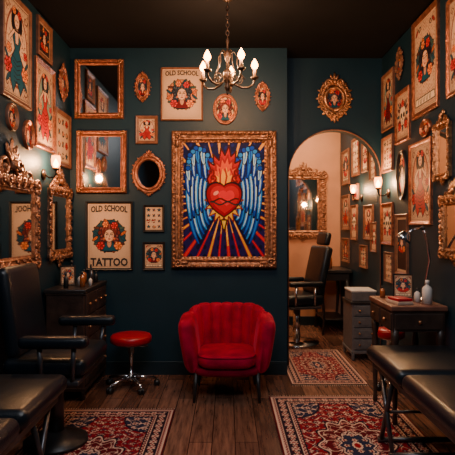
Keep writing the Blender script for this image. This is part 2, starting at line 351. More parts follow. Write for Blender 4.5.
    for o in(0,3.2):
        for i in range(10):
            a=-13+i*2.7;b=a+2.7
            A.line(sx((41+a,58+o+math.sin(a*.4+o)*1.6)),sx((41+b,58+o+math.sin(b*.4+o)*1.6)),.009,(16,46,44) if o else (60,26,14))
    A.poly([sx(p) for p in[(38,78),(41,90),(44,78)]],(230,190,60),(60,10,10),.008)
    return A.a
def rug_art(W,H,seed=0):
    A=Art(W,H,(122,8,26)); x=(A.x-.5)*W; y=(A.y-.5)*H
    k=W/200.; x=x/k;y=y/k; hw,hh=100.,H/2/k; ax,ay=np.abs(x),np.abs(y); e=np.minimum(hw-ax,hh-ay)
    RD=(134,8,26);DK=(26,14,30);CM=(208,172,152);BL=(36,38,62);PK=(166,92,84);DR=(84,8,20)
    def flower(gx,gy,ox,oy,R,pet,c1,c2,mask):
        u=(ax+ox)%gx-gx/2; v=(ay+oy)%gy-gy/2; rr=np.hypot(u,v); t=np.arctan2(v,u); q=R*(.72+.28*np.cos(pet*t))
        A.a[mask&(rr<q+1.1)]=DK; A.a[mask&(rr<q)]=c1; A.a[mask&(rr<q*.5)]=c2; A.a[mask&(rr<q*.2)]=DK
    fld=e>34
    vine=np.abs(np.sin(ax*.21+1.5*np.sin(ay*.13))*np.cos(ay*.17+1.2*np.sin(ax*.15)))
    A.a[fld&(vine<.05)]=CM; A.a[fld&(vine>.95)]=BL
    flower(26,30,0,0,6,6,CM,RD,fld); flower(26,30,13,15,5,5,PK,CM,fld); flower(13,15,3,7,2.2,4,BL,CM,fld)
    rr=np.hypot(x/46,y/78); t=np.arctan2(y/78,x/46); m=rr/(1+.10*np.cos(12*t))
    A.a[m<1.06]=DK; A.a[m<1.0]=CM; A.a[m<.95]=DR; mm=m<.93; A.a[mm&(vine<.07)]=CM
    flower(20,22,4,6,6,6,PK,CM,mm); A.a[m<.52]=DK; A.a[m<.49]=CM; A.a[m<.45]=BL; flower(14,16,7,8,4.5,5,CM,RD,m<.43); A.a[m<.14]=CM; A.a[m<.09]=RD
    cr=np.hypot((hw-34-ax)/44,(hh-34-ay)/60); sp=(cr<1)&fld; A.a[sp]=DK; A.a[sp&(cr<.95)]=BL; s2=sp&(cr<.93); A.a[s2&(vine<.08)]=CM; flower(18,18,2,4,5.2,6,CM,RD,s2)
    def band(a,b,col): A.a[(e>=a)&(e<b)]=col
    tt=np.where(hw-ax<hh-ay,ay,ax)
    def mot(a,b,per,c1,c2,bg):
        band(a,b,bg); mid=(a+b)/2;h=(b-a)/2; inb=(e>=a)&(e<b); v=e-mid
        A.a[inb&(np.abs(v-h*.45*np.sin(tt*2*pi/per*1.0))<.9)]=c2
        for o,sc in((0,.85),(.5,.5)):
            u=((tt/per+o)%1-.5)*per; rr=np.hypot(u,v); th=np.arctan2(v,u); q=h*sc*(.75+.25*np.cos(6*th))
            A.a[inb&(rr<q)]=c1; A.a[inb&(rr<q*.5)]=c2
    band(0,3,DR); band(3,5,CM); mot(5,10,7,PK,DK,(186,150,134)); band(10,11.2,DK); mot(11.2,26,19,CM,RD,(40,20,34)); band(26,27.2,DK); mot(27.2,32.5,8,DK,RD,CM); band(32.5,34,DK)
    A.a+=np.random.rand(H,W,1)*16-8
    return A.a
def art_mesh(name,a,w,h,parent,loc,flat=False,mt=None,rug=False):
    H,W,_=a.shape
    xs=np.linspace(-w/2,w/2,W); zs=np.linspace(h/2,-h/2,H); gx,gz=np.meshgrid(xs,zs)
    co=np.zeros((H*W,3)); co[:,0]=gx.ravel()
    if flat: co[:,1]=gz.ravel()
    else: co[:,2]=gz.ravel()
    idx=np.arange(H*W).reshape(H,W); q=np.stack([idx[1:,:-1],idx[1:,1:],idx[:-1,1:],idx[:-1,:-1]],-1).reshape(-1,4)
    me=bpy.data.meshes.new(name); me.from_pydata(co.tolist(),[],q.tolist())
    at=me.color_attributes.new('Col','FLOAT_COLOR','POINT')
    c=np.clip(a,0,255)/255.; c=np.where(c<=.04045,c/12.92,((c+.055)/1.055)**2.4).reshape(-1,3)
    at.data.foreach_set('color',np.concatenate([c,np.ones((len(c),1))],1).astype(np.float32).ravel())
    me.materials.append(mt or M_art); me.update()
    ob=bpy.data.objects.new(name,me); bpy.context.scene.collection.objects.link(ob); ob.location=loc
    if parent: ob.parent=parent
    return ob
def add_text(b,txt,width,height,cx,cz,y,m,arch=0):
    cu=bpy.data.curves.new('t','FONT'); cu.body=txt; cu.offset=.035; cu.resolution_u=2
    o=bpy.data.objects.new('t',cu); bpy.context.scene.collection.objects.link(o)
    bpy.context.view_layer.update()
    me=bpy.data.meshes.new_from_object(o.evaluated_get(bpy.context.evaluated_depsgraph_get()))
    vs=[v.co.copy() for v in me.vertices]; fs=[tuple(p.vertices) for p in me.polygons]
    bpy.data.objects.remove(o); bpy.data.curves.remove(cu)
    x0=min(v.x for v in vs);x1=max(v.x for v in vs);z0=min(v.y for v in vs);z1=max(v.y for v in vs)
    b.add([(cx+((v.x-x0)/(x1-x0)-.5)*width,y,cz+((v.y-z0)/(z1-z0)-.5)*height-arch*(2*((v.x-x0)/(x1-x0)-.5))**2) for v in vs],fs,m,False)
# ------------------------------------------------------------ wall items
def place(side,x0,x1,y0,y1):
    if side in('back','arch','far'):
        d={'back':YB,'arch':YA,'far':YF}[side]; k=d/F
        return ((x0+x1)/2-C)*k,d,EYE-((y0+y1)/2-C)*k,0,(x1-x0)*k,(y1-y0)*k
    Xw={'left':XL,'right':XR,'right2':XR2}[side]; K=abs(Xw)*F
    da=K/abs(x0-C);db=K/abs(x1-C);d=(da+db)/2; k=d/F
    return Xw,d,EYE-((y0+y1)/2-C)*k,(pi/2 if side=='left' else -pi/2),abs(da-db),(y1-y0)*k
PLAIN=[(0,0),(0,.8),(.15,1),(.5,.85),(.85,.55),(1,.5),(1,.2)]
RICH=[(0,0),(0,.6),(.06,.85),(.16,1),(.28,.95),(.36,.7),(.5,.62),(.62,.75),(.72,.8),(.8,.62),(.9,.5),(1,.45),(1,.15)]
def frame_rect(b,w,h,fw,dep,m,prof=PLAIN):
    rings=[]
    for u,y in prof:
        i=u*fw; rings.append([(-w/2+i,-y*dep,-h/2+i),(w/2-i,-y*dep,-h/2+i),(w/2-i,-y*dep,h/2-i),(-w/2+i,-y*dep,h/2-i)])
    b.loft(rings,m,smooth=False,caps=False)
    b.box((0,-.004,0),(w-.004,.006,h-.004),M_blackw)
def framed(name,side,x0,x1,y0,y1,kind='lady',seed=0,m=None,fwf=.1,dep=.025,matte=0,prof=PLAIN,res=None):
    X,Y,Z,rz,w,h=place(side,x0,x1,y0,y1); m=m or random.choice([M_brown,M_copper,M_brown,M_blackw])
    b=B(); fw=max(.014,min(w,h)*fwf); frame_rect(b,w,h,fw,dep,m,prof)
    iw=w-2*fw;ih=h-2*fw
    if kind=='mirror':
        b.box((0,-dep*.35,0),(iw+.004,.004,ih+.004),M_mirror)
        for i in range(14):
            for q in(-1,1):
                b.ball((-w/2+(i+.5)*w/14,-dep*.95,q*(h/2-fw*.25)),(w/40,.008,fw*.14),m,n=6,k=4); b.ball((q*(w/2-fw*.25),-dep*.95,-h/2+(i+.5)*h/14),(fw*.14,.008,h/40),m,n=6,k=4)
        for qx in(-1,1):
            for qz in(-1,1): scroll(b,qx*(w/2-fw*.5),qz*(h/2-fw*.5),fw*.45,0,1,M_gold,fw*.12,y=-dep)
    if kind=='oldschool' : 
        add_text(b,'OLD SCHOOL',iw*.86,ih*.10,0,ih*.43,-dep*.4-.003,M_ink,ih*.02)
        if seed!=9: add_text(b,'TATTOO',iw*.88,ih*.13,0,-ih*.41,-dep*.4-.003,M_ink)
    ob=b.build(name,loc=(X,Y,Z),rz=rz)
    if kind!='mirror':
        asp=ih/iw; W=res or 72; art_mesh('print',make_art(kind,seed,W,max(20,int(W*asp))),iw+.004,ih+.004,ob,(0,-dep*.4,0))
    return ob
def scroll(b,cx,cz,r,ang,dr,m,tr,y=-.015,turns=1.3):
    pts=[];rs=[]
    for i in range(15):
        t=i/14; a=ang+dr*t*turns*2*pi; rr=r*(1-.82*t); pts.append((cx+rr*math.cos(a),y-.006*t,cz+rr*math.sin(a))); rs.append(tr*(1-.4*t))
    b.tube(pts,rs,m,n=6); b.ball(pts[-1],tr*1.2,m,n=6,k=4)
def leafb(b,cx,cz,l,wd,ang,m,y=-.015):
    b.ball((cx,y,cz),(l,.35*wd+.004,wd),m,rot=(0,-ang,0),n=8,k=5)
def crest(b,cx,cz,s,m,sg=1,tr=None):
    tr=tr or s*.12
    for q in(-1,1):
        scroll(b,cx+q*s*.42,cz+sg*s*.28,s*.36,(-pi/2 if sg>0 else pi/2),q*sg,m,tr)
        leafb(b,cx+q*s*.75,cz+sg*s*.12,s*.36,s*.12,q*.35*-sg,m)
        leafb(b,cx+q*s*.22,cz+sg*s*.72,s*.28,s*.10,pi/2-q*.45*sg,m)
    leafb(b,cx,cz+sg*s*.78,s*.36,s*.12,pi/2,m); b.ball((cx,-.025,cz+sg*s*.38),s*.16,m)
def ornate_oval(name,side,x0,x1,y0,y1,inner=.6,kind='mirror',m=None,seed=0,n=12):
    X,Y,Z,rz,w,h=place(side,x0,x1,y0,y1); m=m or M_gold; b=B()
    a=w/2*inner; c=h/2*inner; tr=min(w,h)*.045
    for f,t in((1,tr),(1.0+tr*1.6/a,tr*.7)):
        b.tube([(a*f*math.cos(2*pi*i/32),-.014,(c*f)*math.sin(2*pi*i/32)) for i in range(32)],t,m,n=8,loop=True)
    rings=[[(a*math.cos(2*pi*i/32)*k,yy,c*math.sin(2*pi*i/32)*k) for i in range(32)] for k,yy in((1.05,0),(1.05,-.006),(.0001,-.006))]
    b.loft(rings,M_mirror if kind=='mirror' else M_cream,smooth=False)
    s=min(w/2-a,h/2-c)
    for i in range(n):
        th=2*pi*i/n+pi/n; ct,st=math.cos(th),math.sin(th)
        px,pz=(a+s*.38)*ct,(c+s*.38)*st; ang=math.atan2(st/c,ct/a)
        scroll(b,px,pz,s*.34,ang+pi,1 if ct*st>0 else -1,m,s*.10)
    for i in range(n):
        th=2*pi*i/n; ct,st=math.cos(th),math.sin(th); ang=math.atan2(st/c,ct/a)
        leafb(b,(a+s*.55)*ct,(c+s*.55)*st,s*.36,s*.12,ang,m)
    crest(b,0,c+s*.1,s*1.15,m); crest(b,0,-c-s*.1,s*1.0,m,-1)
    ob=b.build(name,loc=(X,Y,Z),rz=rz)
    if kind!='mirror': oval_print(ob,a*1.0,c*1.0,-.0085,seed,M_art)
    return ob
def oval_print(ob,a,c,y,seed,mm):
    A=make_art('lady',seed,60,76); vs=[];cols=[];fs=[];NR=16;NT=40
    for i in range(NR+1):
        for j in range(NT):
            r=i/NR; x=r*math.cos(2*pi*j/NT);z=r*math.sin(2*pi*j/NT); vs.append((x*a,y,z*c))
            u=min(59,int((x*.38+.5)*60));v=min(75,int((.46-z*.38)*76)); cols.append(A[v,u])
    for i in range(NR):
        for j in range(NT): fs.append((i*NT+j,i*NT+(j+1)%NT,(i+1)*NT+(j+1)%NT,(i+1)*NT+j))
    me=bpy.data.meshes.new('print'); me.from_pydata(vs,[],fs); at=me.color_attributes.new('Col','FLOAT_COLOR','POINT')
    cc=np.clip(np.array(cols)/255.,0,1)**2.2; at.data.foreach_set('color',np.concatenate([cc,np.ones((len(cc),1))],1).astype(np.float32).ravel())
    me.materials.append(mm); o=bpy.data.objects.new('print',me); bpy.context.scene.collection.objects.link(o); o.parent=ob
def baroque_rect(name,side,x0,x1,y0,y1,m=None,fwf=.13,kind='mirror',cs=.42,seed=0,ovals=False):
    X,Y,Z,rz,w,h=place(side,x0,x1,y0,y1); m=m or M_gold; b=B(); fw=min(w,h)*fwf
    frame_rect(b,w,h,fw,.035,m,RICH)
    b.box((0,-.012,0),(w-2*fw+.004,.004,h-2*fw+.004),M_mirror if kind=='mirror' else M_cream)
    st=fw*1.25
    nx=max(3,int(w/st/1.1)); nz=max(3,int(h/st/1.1))
    for i in range(nx):
        for q in(-1,1):
            x=-w/2+(i+.5)*w/nx; scroll(b,x,q*(h/2),st*.45,q*pi/2*-1,(1 if x>0 else -1)*q,m,st*.12,y=-.03)
    for i in range(nz):
        for q in(-1,1):
            z=-h/2+(i+.5)*h/nz; scroll(b,q*(w/2),z,st*.45,pi if q>0 else 0,(1 if z>0 else -1)*-q,m,st*.12,y=-.03)
    for i in range(nx+1):
        for q in(-1,1): leafb(b,-w/2+i*w/nx,q*(h/2+st*.1),st*.4,st*.16,pi/2+random.uniform(-.4,.4),m,-.03)
    for i in range(nz+1):
        for q in(-1,1): leafb(b,q*(w/2+st*.1),-h/2+i*h/nz,st*.4,st*.16,random.uniform(-.4,.4),m,-.03)
    S=w*cs; crest(b,0,h/2+.1*fw,S,m,tr=S*.075)
    for q in(-1,1):
        scroll(b,q*w*.30,h/2+fw*.35,S*.34,-pi/2,q,m,S*.06,y=-.02); leafb(b,q*w*.42,h/2+fw*.35,S*.26,S*.08,-q*.6,m); leafb(b,q*w*.20,h/2+fw*.9,S*.24,S*.08,q*-.9+pi,m)
    for k in range(5): leafb(b,math.sin((k-2)*.35)*S*.35,h/2+S*.42+math.cos((k-2)*.35)*S*.25,S*.22,S*.06,pi/2-(k-2)*.35,m,-.03)
    crest(b,0,-h/2-.1*fw,w*cs*.5,m,-1)
    for qx in(-1,1):
        for qz in(-1,1): scroll(b,qx*w/2*.98,qz*h/2*.98,st*.7,math.atan2(-qz,-qx),qx*qz,m,st*.16,y=-.03)
    return b.build(name,loc=(X,Y,Z),rz=rz)
# ------------------------------------------------------------ room shell
def slab(name,x0,x1,y0,y1,z0,z1,m):
    b=B(); b.box((0,0,0),(x1-x0,y1-y0,z1-z0),m); return b.build(name,loc=((x0+x1)/2,(y0+y1)/2,(z0+z1)/2))
RB=-1.6; XL2=.1
slab('floor',-1.7,1.8,RB-.1,YF+.1,-.1,0,M_floor)
slab('ceiling',-1.7,1.8,RB-.1,YF+.1,ZC,ZC+.1,M_ceil)
slab('wall_left',XL-.1,XL,RB,YB+.4,0,ZC,M_wall)
slab('wall_right',XR,XR+.16,RB,YA+.12,0,ZC,M_wall)
slab('wall_back',XL,XE,YB,YA+.12,0,ZC,M_wall)
slab('wall_rear',XL-.1,XR+.1,RB-.1,RB,0,ZC,M_wall)
slab('wall_far_right',XR2,XR2+.1,YA+.12,YF,0,ZC,M_wall)
slab('wall_far',XL2-.1,XR2+.1,YF,YF+.1,0,ZC,M_peach)
slab('wall_far_left',XL2-.1,XL2,YA+.12,YF,0,ZC,M_peach)
b=B(); cxA=1.08;rA=.465;zS=EYE+(C-176)*YA/F; y0,y1=YA,YA+.12
N=40; arc=[(cxA-rA*math.cos(pi*i/N),zS+rA*math.sin(pi*i/N)) for i in range(N+1)]
for yy in(y0,y1):
    vs=[];fs=[]
    for (x,z) in arc: vs+= [(x,yy,z),(x,yy,ZC)]
    for i in range(N): fs.append((2*i,2*i+2,2*i+3,2*i+1))
    b.add(vs,fs,M_wall,False)
    b.add([(XE,yy,0),(cxA-rA,yy,0),(cxA-rA,yy,ZC),(XE,yy,ZC)],[(0,1,2,3)],M_wall,False)
    b.add([(cxA+rA,yy,0),(XR,yy,0),(XR,yy,ZC),(cxA+rA,yy,ZC)],[(0,1,2,3)],M_wall,False)
full=[(cxA-rA,0)]+arc+[(cxA+rA,0)]
vs=[];fs=[]
for x,z in full: vs+=[(x,y0,z),(x,y1,z)]
for i in range(len(full)-1): fs.append((2*i,2*i+1,2*i+3,2*i+2))
b.add(vs,fs,M_wall,False); b.build('wall_arch')
b=B(); b.tube([(x,YA-.004,z) for x,z in full],.007,M_brown,n=6); b.build('trim_arch')
def baseb(name,x0,x1,y0,y1):
    b=B(); b.box(((x0+x1)/2,(y0+y1)/2,.055),(x1-x0,y1-y0,.11),M_base)
    b.box(((x0+x1)/2,(y0+y1)/2,.118),((x1-x0)-(.008 if x1-x0<.05 else 0),(y1-y0)-(.008 if y1-y0<.05 else 0),.02),M_base,.004); b.build(name)
baseb('baseboard_back',XL,XE,YB-.018,YB); baseb('baseboard_left',XL,XL+.018,RB,YB-.018); baseb('baseboard_right',XR-.018,XR,RB,YA)
baseb('baseboard_far',XL2,XR2,YF-.018,YF); baseb('baseboard_far_right',XR2-.018,XR2,YA+.13,YF-.02)
# ------------------------------------------------------------ back wall decor
def painting():
    X,Y,Z,rz,w,h=place('back',172,276,131.5,268); b=B(); fw=.11
    frame_rect(b,w,h,fw,.06,M_bronze,RICH)
    nx=22;nz=30
    for i in range(nx):
        for q in(-1,1):
            b.ball((-w/2+fw*.98+(i+.5)*(w-2*fw*.98)/nx,-.03,q*(h/2-fw*.93)),.011,M_gold,n=6,k=4)
            b.ball((-w/2+fw*.2+(i+.5)*(w-.4*fw)/nx,-.056,q*(h/2-fw*.22)),(.02,.014,.014),M_bronze,rot=(0,.5*(-1)**i,0),n=6,k=4)
    for i in range(nz):
        for q in(-1,1):
            b.ball((q*(w/2-fw*.93),-.03,-h/2+fw*.98+(i+.5)*(h-2*fw*.98)/nz),.011,M_gold,n=6,k=4)
            b.ball((q*(w/2-fw*.22),-.056,-h/2+fw*.2+(i+.5)*(h-.4*fw)/nz),(.014,.014,.02),M_bronze,rot=(0,.5*(-1)**i,0),n=6,k=4)
    for qx in(-1,1):
        for qz in(-1,1):
            x=qx*(w/2-fw*.5);z=qz*(h/2-fw*.5)
            scroll(b,x,z,.045,math.atan2(qz,qx),1,M_bronze,.012,y=-.05); leafb(b,x-qx*.06,z,.05,.014,0,M_bronze,-.05); leafb(b,x,z-qz*.06,.05,.014,pi/2,M_bronze,-.05)
    ob=b.build('sacred_heart_framed_picture',loc=(X,Y-.002,Z))
    art_mesh('canvas',main_art(),w-2*fw+.004,h-2*fw+.004,ob,(0,-.022,0))
painting()
framed('wall_mirror','back',75,124,60,119,'mirror',m=M_copper,fwf=.12,dep=.04,prof=RICH)
framed('wall_mirror','back',77,127,131,193.5,'mirror',m=M_copper,fwf=.12,dep=.04,prof=RICH)
framed('old_school_tattoo_poster','back',86,133,201.5,270,'oldschool',5,M_blackw,fwf=.05,res=130)
framed('old_school_poster','back',161,203,68,121,'oldschool',9,M_brown,fwf=.04,res=120)
ornate_oval('ornate_oval_picture','back',133,152.5,69,106,.55,'pic',M_copper,3,10)
framed('framed_print','back',136,158,116,144,'figure',2,M_brown,fwf=.14)
ornate_oval('ornate_oval_mirror','back',130,168,151,197,.66,'mirror',M_copper,3,14)
framed('framed_print','back',143.5,164.5,205,232,'flash',11,M_blackw,fwf=.1)
framed('framed_print','back',143,165,242,270,'lady',14,M_blackw,fwf=.1)
def oval_pic(name,side,x0,x1,y0,y1,seed,m):
    X,Y,Z,rz,w,h=place(side,x0,x1,y0,y1); b=B(); a=w/2;c=h/2;rings=[]
    for u,y in RICH: rings.append([((a-u*w*.14)*math.cos(2*pi*i/32),-y*.025,(c-u*w*.14)*math.sin(2*pi*i/32)) for i in range(32)])
    b.loft(rings,m,caps=False)
    ob=b.build(name,loc=(X,Y,Z),rz=rz); oval_print(ob,a*.8,c*.86,-.008,seed,M_art)
oval_pic('oval_framed_picture','back',213,237.5,94,125,21,M_copper)
ornate_oval('ornate_oval_picture','back',253,272,79,115,.55,'pic',M_copper,8,10)
ornate_oval('ornate_oval_picture','arch',314,354.5,75,123,.46,'pic',M_gold,17,14)
# ------------------------------------------------------------ left wall decor
framed('framed_poster','left',0,29,-2,103,'figure',31,M_brown,.07,res=110)
framed('framed_print','left',36,50,22,60,'dark',32,M_brown,.12)
framed('framed_print','left',34,53,64,150,'figure',33,M_copper,.1)
oval_pic('oval_framed_picture','left',5,16,103,131,34,M_brown)
oval_pic('oval_framed_picture','left',22,32,120,150,35,M_copper)
ornate_oval('ornate_oval_picture','left',56,67.5,65,101,.55,'pic',M_copper,36,10)
framed('framed_print','left',54,69,112,167,'flash',37,M_brown,.1)
baroque_rect('ornate_wall_mirror','left',-22,34,180,268,M_bronze,.12,cs=.30)
baroque_rect('ornate_wall_mirror','left',47.5,67.5,190,256,M_bronze,.12,cs=.38)
# ------------------------------------------------------------ right wall decor
framed('framed_poster','right',414,440,12,114,'lady',41,M_copper,.09,res=100)
framed('framed_poster','right',449,475,-10,92,'figure',42,M_copper,.09)
framed('framed_print','right',397,411,90,142,'skull',43,M_copper,.1)
framed('framed_print','right',383.5,395,72,130,'figure',44,M_brown,.1)
framed('framed_poster','right',411,433,141,225,'figure',46,M_copper,.08,res=100)
oval_pic('oval_framed_picture','right',398.5,408,150,200,46,M_blackw)
framed('framed_print','right',383,394,203,245,'skull',48,M_copper,.12)
framed('framed_print','right',397,409,214,275,'dark',49,M_brown,.1)
framed('framed_print','right',383.5,394,136,172,'flash',50,M_brown,.1)
oval_pic('oval_framed_picture','right',422,432,119,137,52,M_copper)
framed('framed_print','right',386,394,252,282,'flash',53,M_brown,.1)
baroque_rect('ornate_wall_mirror','right',438,452,124,178,M_gold,.16,cs=.42)
baroque_rect('ornate_wall_mirror','right',445,470,198,256,M_gold,.14,cs=.34)
ornate_oval('carved_wall_ornament','right',396,406,48,80,.45,'pic',M_brown,3,8)
for i,(x0,x1,ya,yb) in enumerate([(343,350,150,185),(343,350,195,230),(353,360,138,176),(352,358,205,240),(363,369,142,172),(365,374,205,240),(371,377,150,180),(372,378,222,252),(343,350,238,262),(354,359,184,200),(361,368,245,268)]):
    framed('framed_print','right2',x0,x1,ya,yb,['lady','figure','flash','skull'][i%4],60+i,M_brown,.1,res=40)
baroque_rect('ornate_wall_mirror','far',283,323,174,236,M_bronze,.14,cs=.26)
for i in range(15):
    w,h=[(.46,.62),(.36,.5),(.42,.52)][i%3]; b=B(); frame_rect(b,w,h,.04,.03,[M_brown,M_copper][i%2])
    ob=b.build('framed_poster',loc=(-1.15+.58*(i%5),RB,2.6-.72*(i//5)+.04*(i%2)),rz=pi)
    art_mesh('print',make_art(['lady','skull','figure','flash'][i%4],80+i,48,64),w-.07,h-.07,ob,(0,-.013,0))
# ------------------------------------------------------------ lights fixtures
def point(name,loc,e,col=(1,.52,.23),r=.03,parent=None):
    l=bpy.data.lights.new(name,'POINT'); l.energy=e; l.color=col; l.shadow_soft_size=r
    o=bpy.data.objects.new(name,l); o.location=loc; bpy.context.scene.collection.objects.link(o)
    if parent: o.parent=parent
    return o
BULB=[(.004,0),(.011,.008),(.015,.022),(.013,.038),(.007,.055),(.001,.070)]
CH_E=16
def chandelier():
    X,Y=0.0,3.6; root=empty('chandelier',(X,Y,0)); b=B()
    b.lathe([(.001,ZC),(.055,ZC),(.055,ZC-.012),(.035,ZC-.03),(.012,ZC-.045),(.001,ZC-.05)],(0,0,0),M_iron)
    z=ZC-.045;i=0
    while z>2.80:
        b.tube([((.011*math.cos(2*pi*j/12))*(i%2),(.011*math.cos(2*pi*j/12))*(1-i%2),z-.018+.02*math.sin(2*pi*j/12)) for j in range(12)],.0035,M_iron,n=6,loop=True); z-=.03;i+=1
    b.lathe([(.001,2.80),(.010,2.79),(.013,2.77),(.006,2.75),(.007,2.71),(.022,2.695),(.028,2.67),(.018,2.64),(.010,2.62),(.012,2.57),(.030,2.55),(.036,2.52),(.026,2.48),(.014,2.46),(.022,2.44),(.016,2.415),(.006,2.40),(.010,2.39),(.001,2.375)],(0,0,0),M_iron,24)
    R=.205; bl=B()
    for k in range(5):
        a=math.radians(10+72*k); ca,sa=math.cos(a),math.sin(a); P=lambda r,z:(r*ca,r*sa,z)
        ctrl=[(.02,2.50),(.06,2.455),(.11,2.435),(.16,2.44),(.195,2.465),(.205,2.50)]
        pts=[]
        for i in range(len(ctrl)-1):
            for t in(0,.5): pts.append(P(ctrl[i][0]*(1-t)+ctrl[i+1][0]*t,ctrl[i][1]*(1-t)+ctrl[i+1][1]*t))
        pts.append(P(*ctrl[-1])); b.tube(pts,.0075,M_iron,n=8)
        sp=[]
        for i in range(14):
            t=i/13; an=-pi/2+t*2.4*pi; rr=.035*(1-.75*t); sp.append(P(.085+rr*math.cos(an),2.495+rr*math.sin(an)))
        b.tube(sp,.004,M_iron,n=6)
        b.tube([P(.012,2.68),P(.05,2.70),P(.075,2.66),P(.07,2.61),P(.10,2.54),P(.13,2.50)],.0035,M_iron,n=6)
        c=(R*ca,R*sa,0)
        b.lathe([(.004,2.495),(.026,2.508),(.030,2.52),(.022,2.518),(.010,2.515)],c,M_iron,14)
        b.lathe([(.0115,2.515),(.0115,2.578),(.004,2.58)],c,M_candle,12)
        bl.lathe([(r*1.7,2.578+zz*1.15) for r,zz in BULB],c,M_bulb,12)
        point('bulb_light',(R*ca,R*sa,2.62),CH_E,parent=root)
    b.build('frame',root); bl.build('bulbs',root)
chandelier()
def sconce(side,px,py,e,s=1):
    X,Y,Z,rz,_,_=place(side,px-.5,px+.5,py-1,py+1); root=empty('wall_sconce',(X,Y,Z),rz); b=B(); bl=B()
    Mx=Matrix.Rotation(pi/2,4,'X')
    b.lathe([(.001,0),(.045,0),(.042,.012),(.02,.018),(.001,.022)],(0,0,0),M_iron,20,M=Matrix.Translation((0,0,-.07))@Mx)
    b.tube([(0,-.015,-.07),(0,-.05,-.095),(0,-.09,-.09),(0,-.105,-.06),(0,-.105,-.035)],.006,M_iron,n=8)
    b.lathe([(.004,-.04),(.024,-.03),(.028,-.018),(.01,-.022)],(0,-.105,0),M_iron,14)
    bl.lathe([(.020,-.02),(.034,.01),(.038,.05),(.032,.085),(.031,.085),(.036,.05),(.032,.012),(.018,-.016)],(0,-.105,0),M_shadeg,18)
    bl.lathe([(r*1.4,zz-.01) for r,zz in BULB],(0,-.105,0),M_bulb,12)
    b.build('bracket',root); bl.build('glass_shade',root); point('bulb_light',(0,-.105,.03),e,parent=root,r=.03)
sconce('left',43,166,26); sconce('right',389,186,26); sconce('right2',362,192,16)
# ------------------------------------------------------------ rugs
def rug(name,x0,x1,y0,y1,W=200):
    w=x1-x0;l=y1-y0; H=int(W*l/w); root=B()
    root.box((0,0,.004),(w,l,.008),M_darkwood)
    n=int(w/.018)
    for i in range(n):
        for q in(-1,1):
            x=-w/2+(i+.5)*w/n; root.cyl((x,q*l/2,.004),(x+random.uniform(-.004,.004),q*(l/2+.035),.003),.003,M_cream,n=4)
    ob=root.build(name,loc=((x0+x1)/2,(y0+y1)/2,.001)); art_mesh('pile',rug_art(W,H),w,l,ob,(0,0,.0095),flat=True,mt=M_rug)
rug('persian_rug',.34,1.32,2.2,4.02); rug('persian_rug',-1.30,-.40,2.0,3.73); rug('persian_rug',.57,1.25,4.33,5.55,160)
